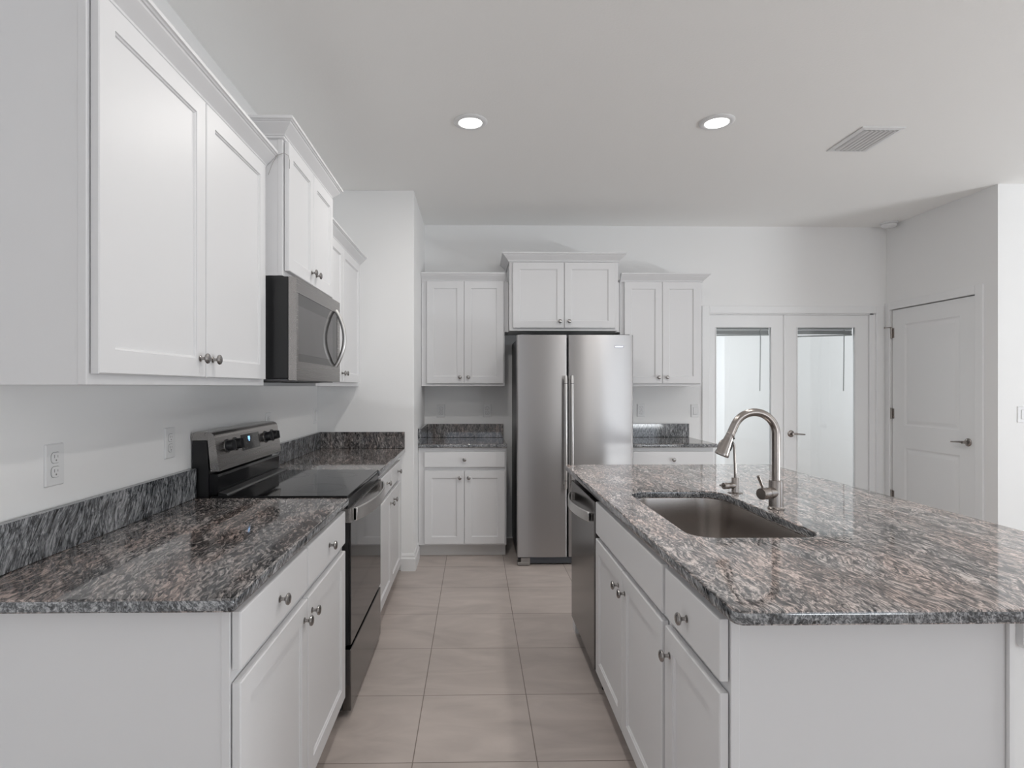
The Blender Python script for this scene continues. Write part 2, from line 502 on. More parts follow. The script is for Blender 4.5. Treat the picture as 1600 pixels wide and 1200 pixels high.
def crown_mesh(w, d, z, left, right, h=0.070):
    """crown around the front and, if wanted, the ends; local front is -y."""
    bm = bmesh.new(); rs = []
    k = h / 0.070
    pts = []
    if left: pts.append(((0, d), (-1, 0)))
    pts.append(((0, 0), (-1 if left else 0, -1)))
    pts.append(((w, 0), (1 if right else 0, -1)))
    if right: pts.append(((w, d), (1, 0)))
    for (px, py), (dx, dy) in pts:
        rs.append(ring(bm, [(px + dx * a, py + dy * a, z + b * k) for a, b in CR]))
    for a, b in zip(rs, rs[1:]): bridge(bm, a, b)
    bm.faces.new(rs[0]); bm.faces.new(rs[-1][::-1])
    return bm


def cabinet(name, label, ox, oy, rz, w, d, z0, z1, fronts, group, crown=None, toe=False, open_top=False, side_over=(0, 0)):
    """ox, oy: left end of the face-frame front; local x along the front, -y out of it."""
    r = empty(name, (ox, oy, z0), rz)
    tag(r, label, 'cabinet', group)
    H = z1 - z0; zb = 0.10 if toe else 0.0; ft = 0.019
    bm = bmesh.new(); s = 0.0015
    if open_top:
        t = 0.018
        box(bm, s, s + t, ft, d, zb, H); box(bm, w - s - t, w - s, ft, d, zb, H)
        box(bm, s + t, w - s - t, d - t, d, zb, H); box(bm, s + t, w - s - t, ft, d - t, zb, zb + t)
    else:
        box(bm, s, w - s, ft, d, zb, H)
    link('cabinet_box', bm, M_cab, r)
    link('face_frame', B(0, w, 0, ft, zb, H, 0.001, 1), M_cab, r)
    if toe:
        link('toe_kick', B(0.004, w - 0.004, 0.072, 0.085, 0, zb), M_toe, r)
    for f in fronts:
        kind, x0, x1, fz0, fz1 = f[:5]
        bm = door_mesh(x1 - x0, fz1 - fz0) if kind == 'door' else front_mesh(x1 - x0, fz1 - fz0)
        o = link(kind, bm, M_cab, r, loc=(x0, -0.0035, fz0 - z0))
        if len(f) > 5 and f[5] is not None:
            kx, kz = f[5]
            knob(o, kx - x0, -0.019, kz - fz0)
    if crown:
        cz, ch, cl, crt = crown
        link('crown_molding', crown_mesh(w, d, cz - z0, cl, crt, ch), M_cab, r)
    return r


R90 = PI / 2
# --- left wall, upper (local x = world Y - oy)
def Lf(oy, lst):
    return [(k, a - oy, b - oy, c, e, (kn[0] - oy, kn[1]) if kn else None) for k, a, b, c, e, kn in lst]
gU = 'white shaker wall cabinets above the worktops'
gB = 'white shaker base cabinets under the worktops'
cabinet('wall_cabinet', 'large two-door white wall cabinet nearest the camera, above the left worktop with two outlets', -0.865, 1.287, R90, 1.068, 0.303, 1.375, 2.289,
        Lf(1.287, [('door', 1.297, 1.806, 1.40, 2.262, (1.768, 1.457)), ('door', 1.812, 2.318, 1.40, 2.262, (1.850, 1.457))]), gU, (2.264, 0.069, True, False))
cabinet('wall_cabinet', 'raised short white wall cabinet directly above the microwave', -0.79, 2.360, R90, 0.762, 0.378, 1.828, 2.412,
        Lf(2.360, [('door', 2.376, 2.738, 1.850, 2.384, (2.702, 1.906)), ('door', 2.742, 3.106, 1.850, 2.384, (2.778, 1.906))]), gU, (2.388, 0.070, True, True))
cabinet('wall_cabinet', 'white wall cabinet between the microwave and the recessed wall corner', -0.865, 3.124, R90, 1.144, 0.303, 1.375, 2.289,
        Lf(3.124, [('door', 3.140, 3.672, 1.40, 2.262, (3.636, 1.457)), ('door', 3.676, 4.205, 1.40, 2.262, (3.712, 1.457))]), gU, (2.264, 0.069, False, False))
# --- back wall, upper
cabinet('wall_cabinet', 'white two-door wall cabinet on the back wall, left of the refrigerator', -0.453, 4.857, 0, 0.706, 0.321, 1.377, 2.289,
        [('door', 0.046, 0.360, 1.40, 2.262, (0.326, 1.452)), ('door', 0.363, 0.696, 1.40, 2.262, (0.397, 1.452))], gU, (2.262, 0.070, False, False))
cabinet('wall_cabinet', 'raised short white wall cabinet over the refrigerator', 0.287, 4.76, 0, 0.910, 0.418, 1.838, 2.428,
        [('door', 0.028, 0.455, 1.860, 2.405, (0.418, 1.914)), ('door', 0.459, 0.882, 1.860, 2.405, (0.495, 1.914))], gU, (2.412, 0.070, True, True))
cabinet('wall_cabinet', 'white two-door wall cabinet on the back wall, between refrigerator and glass doors', 1.238, 4.857, 0, 0.700, 0.321, 1.377, 2.289,
        [('door', 0.034, 0.356, 1.40, 2.262, (0.322, 1.452)), ('door', 0.359, 0.682, 1.40, 2.262, (0.393, 1.452))], gU, (2.262, 0.070, False, True))
# fillers beside the cabinet over the refrigerator
for fx0, fx1, fl in ((0.254, 0.286, 'narrow white filler strip left of the cabinet over the refrigerator'),
                     (1.198, 1.237, 'narrow white filler strip right of the cabinet over the refrigerator')):
    tag(link('filler_strip', B(fx0, fx1, 4.865, YB, 1.838, 2.262), M_cab), fl, 'filler strip', 'filler strips beside the refrigerator cabinet')
# --- left wall, base
cabinet('base_cabinet', 'white base cabinet nearest the camera on the left, two drawers over two doors', -0.547, 1.285, R90, 1.074, 0.62, 0, 0.884,
        Lf(1.285, [('drawer', 1.290, 1.800, 0.736, 0.866, (1.545, 0.800)), ('drawer', 1.812, 2.325, 0.736, 0.866, (2.068, 0.800)),
                   ('door', 1.290, 1.803, 0.112, 0.706, (1.765, 0.652)), ('door', 1.811, 2.325, 0.112, 0.706, (1.848, 0.652))]), gB, toe=True)
cabinet('base_cabinet', 'white base cabinet beyond the range, ending at the recessed wall corner', -0.547, 3.128, R90, 1.138, 0.62, 0, 0.884,
        Lf(3.128, [('drawer', 3.140, 3.600, 0.736, 0.853, (3.42, 0.795)), ('drawer', 3.612, 4.06, 0.736, 0.853, (3.90, 0.795)),
                   ('door', 3.140, 3.603, 0.112, 0.706, (3.568, 0.645)), ('door', 3.609, 4.06, 0.112, 0.706, (3.700, 0.645))]), gB, toe=True)
# --- back wall, base
cabinet('base_cabinet', 'white base cabinet with one drawer and two doors, left of the refrigerator', -0.453, 4.59, 0, 0.706, 0.588, 0, 0.884,
        [('drawer', 0.048, 0.694, 0.728, 0.850, (0.370, 0.790)), ('door', 0.050, 0.367, 0.114, 0.700, (0.333, 0.645)), ('door', 0.370, 0.694, 0.114, 0.700, (0.404, 0.645))], gB, toe=True)
cabinet('base_cabinet', 'white base cabinet right of the refrigerator, mostly hidden by the island', 1.238, 4.59, 0, 0.690, 0.588, 0, 0.884,
        [('drawer', 0.030, 0.682, 0.728, 0.850, (0.356, 0.786)), ('door', 0.030, 0.355, 0.114, 0.700, (0.32, 0.645)), ('door', 0.358, 0.682, 0.114, 0.700, (0.392, 0.645))], gB, toe=True)
# --- island, base (local x = oy - world Y)
def If(oy, lst):
    return [(k, oy - b, oy - a, c, e, (oy - kn[0], kn[1]) if kn else None) for k, a, b, c, e, kn in lst]
cabinet('base_cabinet', 'narrow white island cabinet with one drawer over one door, at the near island end', 0.557, 1.612, -R90, 0.378, 0.608, 0, 0.884,
        If(1.612, [('drawer', 1.240, 1.600, 0.726, 0.862, (1.432, 0.785)), ('door', 1.240, 1.600, 0.112, 0.700, (1.560, 0.632))]), gB, toe=True)
cabinet('base_cabinet', 'wide white sink cabinet in the island with two doors under a blank front', 0.557, 2.540, -R90, 0.926, 0.608, 0, 0.884,
        If(2.540, [('drawer_front', 1.626, 2.522, 0.722, 0.862, None), ('door', 1.626, 2.071, 0.112, 0.700, (2.030, 0.632)), ('door', 2.075, 2.522, 0.112, 0.700, (2.118, 0.632))]), gB, toe=True, open_top=True)
tag(link('end_panel', B(0.557, 1.165, 3.162, 3.24, 0, 0.884, 0.001, 1), M_cab), 'white end panel closing the island beyond the dishwasher', 'cabinet panel')
struct(link('wall_island', B(1.168, 1.29, 1.236, 3.24, 0, 0.886), M_wall))
bm = bmesh.new()
pr = [(1.29, 0.884), (1.190, 0.884), (1.190, 0.812)] + [(1.190 + 0.012 * (1 - math.cos(a)), 0.812 - 0.014 * math.sin(a)) for a in (0.5, 1.0, 1.4)] + [(1.29, 0.798)]
a = ring(bm, [(x, 1.236, z) for x, z in pr]); b = ring(bm, [(x, 1.219, z) for x, z in pr]); bridge(bm, a, b); bm.faces.new(a); bm.faces.new(b[::-1])
struct(link('trim_1', bm, M_trim))
struct(link('trim_2', B(1.166, 1.178, 1.226, 1.236, 0, 0.884), M_trim))

# ------------------------------------------------------------------ worktops
def worktop(name, label, x0, x1, y0, y1, mat, splashes=(), radii=0.004, hole=None, ztop=0.914, group='granite worktops'):
    bm = slab(lambda i: rrect(x0, x1, y0, y1, radii, i), ztop - 0.030, ztop, hole, 0.004)
    o = link(name, bm, [mat, M_gr_edge], smooth=True)
    for f in o.data.polygons:
        if abs(f.normal.z) < 0.35: f.material_index = 1
        if abs(f.normal.z) > 0.995: f.use_smooth = False
    tag(o, label, 'countertop', group)
    for sx0, sx1, sy0, sy1, m in splashes:
        link('backsplash', B(sx0, sx1, sy0, sy1, ztop + 0.0005, 1.036, 0.002, 1), m, o)
    return o
worktop('countertop', 'brown and grey streaked granite worktop in the left foreground, before the range', XL + 0.001, -0.519, 1.238, 2.363, M_gr_left,
        [(XL + 0.001, -1.141, 1.238, 2.363, M_gr_splash)])
worktop('countertop', 'granite worktop on the left beyond the range, wrapping against the recessed wall', XL + 0.001, -0.519, 3.123, 4.268, M_gr_left,
        [(XL + 0.001, -1.141, 3.123, 4.268, M_gr_splash), (-1.1405, -0.521, 4.241, 4.268, M_gr_splash_x)])
worktop('countertop', 'short granite worktop left of the refrigerator', -0.453, 0.256, 4.560, YB - 0.001, M_gr_far,
        [(-0.453, -0.428, 4.562, YB - 0.001, M_gr_splash), (-0.4275, 0.256, YB - 0.027, YB - 0.001, M_gr_splash_x)])
worktop('countertop', 'short granite worktop right of the refrigerator, below two switch plates', 1.236, 1.945, 4.548, YB - 0.001, M_gr_far,
        [(1.236, 1.945, YB - 0.027, YB - 0.001, M_gr_splash)])
SX0, SX1, SY0, SY1 = 0.662, 1.068, 1.716, 2.486
SR = (0.075, 0.075, 0.10, 0.10)
worktop('countertop', 'large grey and blush granite island worktop holding the sink', 0.528, 1.738, 1.150, 3.343, M_gr_island, (), (0.022, 0.022, 0.01, 0.01),
        hole=lambda i: rrect(SX0, SX1, SY0, SY1, SR, i, 10))

# ------------------------------------------------------------------ sink
sink = empty('kitchen_sink', (0.865, 2.10, 0.66)); tag(sink, 'undermount single-bowl stainless sink set in the island worktop', 'sink')
bm = bmesh.new(); rs = []
def SRing(inset, z):
    return ring(bm, [(x - 0.865, y - 2.10, z - 0.66) for x, y in rrect(SX0, SX1, SY0, SY1, SR, inset, 10)])
for ins, z in ((-0.022, 0.8825), (-0.004, 0.8825), (-0.003, 0.878), (0.001, 0.80), (0.006, 0.72), (0.012, 0.695), (0.025, 0.681), (0.045, 0.676)):
    rs.append(SRing(ins, z))
for a, b in zip(rs, rs[1:]): bridge(bm, a, b)
n = len(rs[-1]); dr = ring(bm, [(0.045 * math.cos(PI + 2 * PI * i / n + 0.3), 0.045 * math.sin(PI + 2 * PI * i / n + 0.3), 0.012) for i in range(n)])
bridge(bm, rs[-1], dr)
# outer skin gives the steel a thickness
os_ = [SRing(i, z) for i, z in ((-0.022, 0.8805), (-0.007, 0.8805), (-0.004, 0.80), (0.0, 0.72), (0.010, 0.690), (0.04, 0.672))]
bridge(bm, rs[0], os_[0])
for a, b in zip(os_, os_[1:]): bridge(bm, a, b)
bridge(bm, os_[-1], dr)
link('basin', bm, M_sink, sink, smooth=True)
bm = bmesh.new(); lathe(bm, [(0.044, 0.012), (0.044, 0.015), (0.036, 0.0155), (0.030, 0.011), (0.004, 0.010)], 28)
link('drain', bm, M_nickel, sink, smooth=True)

# ------------------------------------------------------------------ main faucet
FX, FY = 1.127, 2.12
fa = empty('kitchen_faucet', (FX, FY, 0.914)); tag(fa, 'tall brushed nickel pull-down gooseneck faucet behind the sink', 'faucet')
bm = bmesh.new(); lathe(bm, [(0.029, 0.0005), (0.029, 0.004), (0.026, 0.007), (0.0252, 0.012), (0.0252, 0.104), (0.024, 0.107), (0.0150, 0.107)], 32)
link('faucet_body', bm, M_nickel, fa, smooth=True)
Rr = 0.0815; zc = 1.1935 - 0.914
path = [Vector((0, 0, 0.105)), Vector((0, 0, 0.16)), Vector((0, 0, 0.22)), Vector((0, 0, zc - 0.02))]
ends = math.radians(156)
for k in range(0, 25):
    a = ends * k / 24
    path.append(Vector((-Rr + Rr * math.cos(a), 0, zc + Rr * math.sin(a))))
dv = Vector((-math.sin(ends), 0, math.cos(ends)))
path.append(path[-1] + dv * 0.035)
bm = bmesh.new(); tube(bm, path, 0.0148, 20); link('spout', bm, M_nickel, fa, smooth=True)
p0 = path[-1]
bm = bmesh.new(); lathe(bm, [(0.0150, 0.0), (0.0158, 0.002), (0.0158, 0.004), (0.0150, 0.006), (0.0168, 0.020), (0.0200, 0.045), (0.0245, 0.075), (0.0262, 0.084), (0.0255, 0.088), (0.021, 0.089), (0.020, 0.084), (0.002, 0.083)], 28, axis(p0, dv), cap0=True)
sh = link('spray_head', bm, M_nickel, fa, smooth=True)
bm = bmesh.new()
side = Vector((math.cos(ends - PI / 2 + PI / 2), 0, 0))
out = Vector((dv.z * -1, 0, dv.x)).normalized()      # across the head, toward the riser
if out.x < 0: out = -out
fwd = Vector((0.25, -0.97, 0)).normalized()
for s0, s1, rr, q in ((0.010, 0.017, 0.006, 0.0165), (0.026, 0.062, 0.006, 0.0205)):
    c0 = p0 + dv * s0 + (out * 0.80 + fwd * 0.6).normalized() * (q - 0.004); c1 = p0 + dv * s1 + (out * 0.80 + fwd * 0.6).normalized() * (q - 0.001)
    tube(bm, [c0, c0.lerp(c1, 0.3), c0.lerp(c1, 0.7), c1], [rr * 0.7, rr, rr, rr * 0.7], 10)
link('spray_button', bm, M_plastic, sh, smooth=True)
hd = Vector((-0.90, -0.43, 0)).normalized(); hz = 0.976 - 0.914
bm = bmesh.new()
lathe(bm, [(0.0200, 0.0), (0.0210, 0.014), (0.0210, 0.046), (0.0195, 0.047), (0.0195, 0.049), (0.0215, 0.050), (0.0215, 0.082), (0.0205, 0.0835)], 28, axis(Vector((0, 0, hz)), hd))
link('valve_barrel', bm, M_nickel, fa, smooth=True)
bm = bmesh.new()
c = Vector((0, 0, hz)) + hd * 0.068
tube(bm, [c + Vector((0, 0, 0.012)), c + Vector((-0.004, 0, 0.024)), c + Vector((-0.022, -0.004, 0.066)), c + Vector((-0.0228, -0.004, 0.068))], [0.0045, 0.005, 0.0062, 0.004], 14)
link('lever', bm, M_nickel, fa, smooth=True)

# ------------------------------------------------------------------ small filtered-water faucet
GX, GY = 1.120, 2.44
ga = empty('filter_faucet', (GX, GY, 0.914)); tag(ga, 'small slim nickel drinking-water tap beyond the main faucet', 'faucet')
bm = bmesh.new(); lathe(bm, [(0.031, 0.0005), (0.031, 0.002), (0.024, 0.004), (0.0150, 0.0045), (0.0146, 0.006), (0.0146, 0.064), (0.0135, 0.066)], 26)
link('faucet_body', bm, M_nickel, ga, smooth=True)
zt = 1.143 - 0.914; rr = 0.034
path = [Vector((0, 0, 0.064)), Vector((-0.001, 0, 0.12)), Vector((-0.004, 0, zt - rr))]
for k in range(1, 17):
    a = math.radians(165) * k / 16
    path.append(Vector((-0.004 - rr + rr * math.cos(a), 0, zt - rr + rr * math.sin(a))))
path.append(path[-1] + Vector((-0.003, 0, -0.012)))
bm = bmesh.new(); tube(bm, path, 0.0055, 14); link('spout', bm, M_nickel, ga, smooth=True)
hz = 0.033; hd = Vector((-0.95, -0.3, 0)).normalized()
bm = bmesh.new(); lathe(bm, [(0.0125, 0), (0.0130, 0.012), (0.0130, 0.034), (0.0138, 0.035), (0.0142, 0.060), (0.0135, 0.062)], 24, axis(Vector((0, 0, hz)), hd))
link('valve_barrel', bm, M_nickel, ga, smooth=True)
c = Vector((0, 0, hz)) + hd * 0.060
bm = bmesh.new(); tube(bm, [c, c + hd * 0.010 + Vector((0, 0, 0.002)), c + hd * 0.020 + Vector((0, 0, 0.004))], [0.003, 0.003, 0.0045], 12)
link('lever', bm, M_nickel, ga, smooth=True)


# ------------------------------------------------------------------ bowed handle
def bow(bm, a, b, y0, amp, z0, z1, t=0.010, n=24, pw=0.75, vertical=False):
    """flat bar bowed out toward -y between a and b."""
    rs = []
    for k in range(n + 1):
        s = k / n; u = a + (b - a) * s
        y = y0 - amp * (math.sin(PI * s) ** pw)
        q = [(y, z0), (y + t, z0), (y + t, z1), (y, z1)]
        e = 0.003
        q = [(y, z0 + e), (y + e, z0), (y + t - e, z0), (y + t, z0 + e), (y + t, z1 - e), (y + t - e, z1), (y + e, z1), (y, z1 - e)]
        rs.append(ring(bm, [((z, yy, u) if vertical else (u, yy, z)) for yy, z in q]))
    for p, q in zip(rs, rs[1:]): bridge(bm, p, q)
    bm.faces.new(rs[0]); bm.faces.new(rs[-1][::-1])


# ------------------------------------------------------------------ range
W = 0.754
rg = empty('range', (-0.550, 2.366, 0), R90); tag(rg, 'slide-in electric range with black glass top, steel backguard and bowed handle', 'stove')
link('body', B(0.002, W - 0.002, 0.0, 0.585, 0.03, 0.904, 0.002, 1), M_black, rg)
for fx in (0.04, W - 0.04):
    for fy in (0.05, 0.54):
        bm = bmesh.new(); lathe(bm, [(0.018, 0.0), (0.018, 0.008), (0.008, 0.01), (0.008, 0.03)], 12, Matrix.Translation((fx, fy, 0)))
        link('foot', bm, M_plastic, rg)
ct = link('cooktop', B(0.0, W, -0.024, 0.535, 0.9045, 0.9205, 0.003, 2), M_blackglass, rg)
bm = bmesh.new()
for cx, cy, r in ((0.19, 0.14, 0.115), (0.56, 0.13, 0.085), (0.19, 0.40, 0.085), (0.56, 0.40, 0.105), (0.375, 0.43, 0.045)):
    for rr in (r, r - 0.012):
        a = ring(bm, [(cx + rr * math.cos(2 * PI * i / 48), cy + rr * math.sin(2 * PI * i / 48), 0.9207) for i in range(48)])
        b = ring(bm, [(cx + (rr - 0.0012) * math.cos(2 * PI * i / 48), cy + (rr - 0.0012) * math.sin(2 * PI * i / 48), 0.9207) for i in range(48)])
        bridge(bm, a, b)
link('burner_marking', bm, plain('burner_print', (0.06, 0.06, 0.062), 0.2, var=(10, 0.1)), ct)
link('front_rail', B(0.004, W - 0.004, -0.026, 0.0, 0.868, 0.904, 0.002, 1), M_black, rg)
# oven door: steel top band with vents, dark glass below
dr_ = link('oven_door', B(0.006, W - 0.006, -0.030, -0.001, 0.300, 0.806, 0.002, 1), M_black, rg)
link('door_glass', B(0.006, W - 0.006, -0.038, -0.0305, 0.302, 0.806, 0.0015, 1), M_doorglass, dr_)
link('door_band', B(0.004, W - 0.004, -0.040, -0.0005, 0.8065, 0.8675, 0.0015, 1), M_steel, dr_)
bm = bmesh.new()
for k in range(12):
    x = 0.10 + k * 0.048
    box(bm, x, x + 0.030, -0.030, -0.014, 0.8676, 0.8680)
link('vent_slots', bm, M_slot, dr_)
bm = bmesh.new(); bow(bm, 0.030, W - 0.030, -0.054, 0.050, 0.811, 0.866, 0.010)
for x0, x1 in ((0.030, 0.052), (W - 0.052, W - 0.030)): box(bm, x0, x1, -0.060, -0.0395, 0.812, 0.865, 0.002, 1)
link('handle', bm, M_handle, dr_, smooth=True)
wd = link('storage_drawer', B(0.006, W - 0.006, -0.038, -0.001, 0.030, 0.284, 0.003, 2), M_dw, rg)
# backguard: side profile extruded along x, y toward the wall
def extr(prof, x0, x1, capm=0):
    bm = bmesh.new()
    a = ring(bm, [(x0, y, z) for y, z in prof]); b = ring(bm, [(x1, y, z) for y, z in prof]); bridge(bm, a, b)
    bm.faces.new(a[::-1]); bm.faces.new(b)
    return bm
pro = [(0.500, 1.022), (0.520, 1.160), (0.524, 1.172), (0.532, 1.180), (0.545, 1.184), (0.600, 1.184), (0.612, 1.180), (0.615, 1.172), (0.615, 1.150), (0.560, 1.150), (0.548, 1.150), (0.536, 1.022)]
bgd = link('backguard', extr(pro, 0.002, W - 0.002), M_steel, rg, smooth=True)
link('backguard_support', extr([(0.546, 0.905), (0.546, 1.010), (0.552, 1.148), (0.612, 1.148), (0.614, 0.905)], 0.006, W - 0.006), M_black, rg)
lip = extr([(0.516, 0.924), (0.510, 0.935), (0.508, 0.998), (0.512, 1.008), (0.545, 1.010), (0.545, 0.922)], 0.010, W - 0.010)
link('backguard_lower_panel', lip, M_blackglass, rg)
link('rear_vent_trim', extr([(0.470, 0.921), (0.476, 0.928), (0.508, 0.934), (0.509, 0.921)], 0.010, W - 0.010), M_black, rg)
# controls sit on the sloping face (through (0.500,1.022) and (0.520,1.160))
sl = math.atan2(0.020, 0.138); fn = Vector((0, -math.cos(sl), math.sin(sl)))
def onface(x, z, out=0.0):
    y = 0.500 + (z - 1.022) / 0.138 * 0.020
    return Vector((x, y, z)) + fn * out
def faceplate(x0, x1, z0, z1, o0, o1):
    bm = bmesh.new()
    a = ring(bm, [onface(x0, z0, o0), onface(x1, z0, o0), onface(x1, z1, o0), onface(x0, z1, o0)])
    b = ring(bm, [onface(x0, z0, o1), onface(x1, z0, o1), onface(x1, z1, o1), onface(x0, z1, o1)])
    bridge(bm, a, b); bm.faces.new(a); bm.faces.new(b)
    return bm
dp = link('display_panel', faceplate(0.262, 0.470, 1.078, 1.150, -0.001, 0.0015), M_doorglass, bgd)
bm = bmesh.new()
def seg(x0, x1, z0, z1):
    v = [bm.verts.new(onface(x, z, 0.0019)) for x, z in ((x0, z0), (x1, z0), (x1, z1), (x0, z1))]; bm.faces.new(v)
def digit(x, z, on, w=0.008, h=0.015, t=0.0016):
    S = {'a': (x, x + w, z + h - t, z + h), 'g': (x, x + w, z + h / 2 - t / 2, z + h / 2 + t / 2), 'd': (x, x + w, z, z + t),
         'b': (x + w - t, x + w, z + h / 2, z + h), 'c': (x + w - t, x + w, z, z + h / 2), 'f': (x, x + t, z + h / 2, z + h), 'e': (x, x + t, z, z + h / 2)}
    for s in on: seg(*S[s])
seg(0.333, 0.356, 1.124, 1.139); seg(0.339, 0.350, 1.116, 1.124)
link('lit_display', bm, M_led, dp)
M_key = plain('grey_key_print', (0.32, 0.32, 0.32), 0.4, var=(20, 0.05))
for r_ in range(3):
    for c_ in range(6):
        if c_ in (2,): continue
        bm = bmesh.new(); x = 0.272 + c_ * 0.033; z = 1.087 + r_ * 0.023; seg(x, x + 0.006, z, z + 0.0016)
        link('touch_key', bm, M_key, dp)
for kx in (0.110, 0.195, 0.560, 0.655):
    kb = bmesh.new(); M = axis(onface(kx, 1.117), fn)
    lathe(kb, [(0.0300, 0), (0.0300, 0.003), (0.0235, 0.005), (0.0225, 0.026), (0.0210, 0.028)], 28, M)
    lathe(kb, [(0.0305, -0.0005), (0.0312, 0.0022)], 28, M, mi=1)
    g = [M @ Vector(v) for v in ((-0.0045, -0.021, 0.027), (0.0045, -0.021, 0.027), (0.0045, 0.021, 0.027), (-0.0045, 0.021, 0.027))]
    h = [M @ Vector(v) for v in ((-0.0035, -0.019, 0.038), (0.0035, -0.019, 0.038), (0.0035, 0.019, 0.038), (-0.0035, 0.019, 0.038))]
    a = ring(kb, g); b = ring(kb, h); bridge(kb, a, b); kb.faces.new(b); kb.faces.new(a[::-1])
    link('control_knob', kb, [M_plastic, M_handle], bgd, smooth=True)

# ------------------------------------------------------------------ microwave
mw = empty('microwave', (-0.768, 2.366, 1.393), R90); tag(mw, 'over-the-range stainless microwave with curved handle, below the raised cabinet', 'microwave')
mz = 0.432
link('body', B(0.002, W, 0.0, 0.395, 0.012, mz, 0.002, 1), M_black, mw)
link('base_plate', B(0.006, W - 0.004, 0.004, 0.390, 0.0, 0.011, 0.001, 1), M_dark_steel, mw)
for gx in (0.05, 0.45):
    bm = bmesh.new(); box(bm, gx - 0.01, gx + 0.255, 0.05, 0.19, -0.0010, 0.0)
    for k in range(14): box(bm, gx + k * 0.018, gx + 0.010 + k * 0.018, 0.06, 0.18, -0.003, -0.0010)
    link('grease_filter', bm, M_slot, mw)
# door: frame with opening, window inside
bm = bmesh.new()
x0, x1, z0, z1 = 0.0, W, 0.004, mz; wx0, wx1, wz0, wz1 = 0.024, 0.700, 0.083, 0.368
fr = -0.034
bm_f = bm
for a_, b_, c_, d_ in ((x0, x1, z0, wz0), (x0, x1, wz1, z1)): box(bm, a_, b_, fr, -0.001, c_, d_, 0.0)
box(bm, x0, wx0, fr, -0.001, wz0, wz1); box(bm, wx1, x1, fr, -0.001, wz0, wz1)
bmesh.ops.remove_doubles(bm, verts=bm.verts[:], dist=1e-5)
dm = link('door', bm, M_steel, mw)
link('window_border', B(wx0, wx1, fr + 0.002, -0.006, wz0, wz1), M_mwband, dm)
link('window_glass', B(wx0 + 0.002, wx1 - 0.10, fr + 0.0008, fr + 0.0018, wz0 + 0.032, wz1 - 0.052), M_mwglass, dm)
bm = bmesh.new()
path = []
hx = 0.645
for k in range(25):
    s = k / 24
    path.append(Vector((hx, fr - 0.004 - 0.046 * math.sin(PI * s) ** 0.85, 0.085 + 0.292 * s)))
tube(bm, path, [0.0105] * 25, 16)
link('handle', bm, M_handle, dm, smooth=True)

# ------------------------------------------------------------------ refrigerator
fg = empty('refrigerator', (0.322, 4.36, 0)); tag(fg, 'tall side-by-side stainless refrigerator on the back wall', 'refrigerator')
FW = 0.894
link('case', B(0.012, FW - 0.012, 0.068, 0.79, 0.03, 1.752, 0.004, 2), M_dark_steel, fg)
def curved_door(x0, x1, z0, z1, depth=0.062, sag=0.007, r=0.012, n=28):
    bm = bmesh.new(); w = x1 - x0; pts = []
    for k in range(n + 1):
        s = k / n; x = x0 + w * s
        y = sag * (2 * s - 1) ** 2
        e = min(x - x0, x1 - x)
        if e < r: y += r - math.sqrt(max(0, r * r - (r - e) ** 2))
        pts.append((x, y))
    # denser near the edges
    xs = sorted(set([x0 + w * k / n for k in range(n + 1)] + [x0 + r * (1 - math.cos(PI / 2 * k / 6)) for k in range(7)] + [x1 - r * (1 - math.cos(PI / 2 * k / 6)) for k in range(7)]))
    pts = []
    for x in xs:
        s = (x - x0) / w; y = sag * (2 * s - 1) ** 2; e = min(x - x0, x1 - x)
        if e < r: y += r - math.sqrt(max(0, r * r - (r - e) ** 2))
        pts.append((x, y))
    pts += [(x1, depth), (x0, depth)]
    a = ring(bm, [(x, y, z0) for x, y in pts]); b = ring(bm, [(x, y, z1) for x, y in pts]); bridge(bm, a, b)
    bm.faces.new(a[::-1]); bm.faces.new(b)
    return bm
def tube_handle(x, z0, z1, parent):
    bm = bmesh.new()
    tube(bm, [(x, -0.050, z0), (x, -0.052, z0 + 0.01), (x, -0.052, z1 - 0.01), (x, -0.050, z1)], [0.010, 0.0118, 0.0118, 0.010], 18)
    for z in (z0 + 0.03, z1 - 0.03): tube(bm, [(x, -0.048, z), (x, 0.004, z)], 0.008, 14)
    o = link('handle', bm, M_handle, parent, smooth=True)
    for z in (z0 + 0.058, z1 - 0.062):
        bm = bmesh.new(); lathe(bm, [(0.0122, 0), (0.0128, 0.001), (0.0128, 0.003), (0.0122, 0.004)], 18, Matrix.Translation((x, -0.052, z)))
        link('collar', bm, M_dark_steel, o, smooth=True)
d1 = link('door', curved_door(0.0, 0.384, 0.068, 1.768, sag=0.003), M_fridge, fg, smooth=True); tube_handle(0.366, 0.60, 1.455, d1)
d2 = link('door', curved_door(0.394, FW, 0.068, 1.768), M_fridge, fg, smooth=True); tube_handle(0.414, 0.60, 1.455, d2)
link('base_grille', B(0.10, FW - 0.01, 0.030, 0.066, 0.012, 0.062, 0.004, 2), M_grey_plastic, fg)
bm = bmesh.new(); box(bm, 0.004, 0.100, 0.006, 0.060, 0.004, 0.028, 0.002, 1); box(bm, 0.03, 0.100, 0.006, 0.060, 0.028, 0.062, 0.002, 1)
link('roller_cover', bm, steel('roller_cover_steel', (0.35, 0.34, 0.33), 0.4), fg)
link('hinge_cover', B(0.02, 0.10, 0.03, 0.14, 1.752, 1.775, 0.004, 2), M_plastic, fg)
link('hinge_cover', B(FW - 0.10, FW - 0.02, 0.03, 0.14, 1.752, 1.775, 0.004, 2), M_plastic, fg)
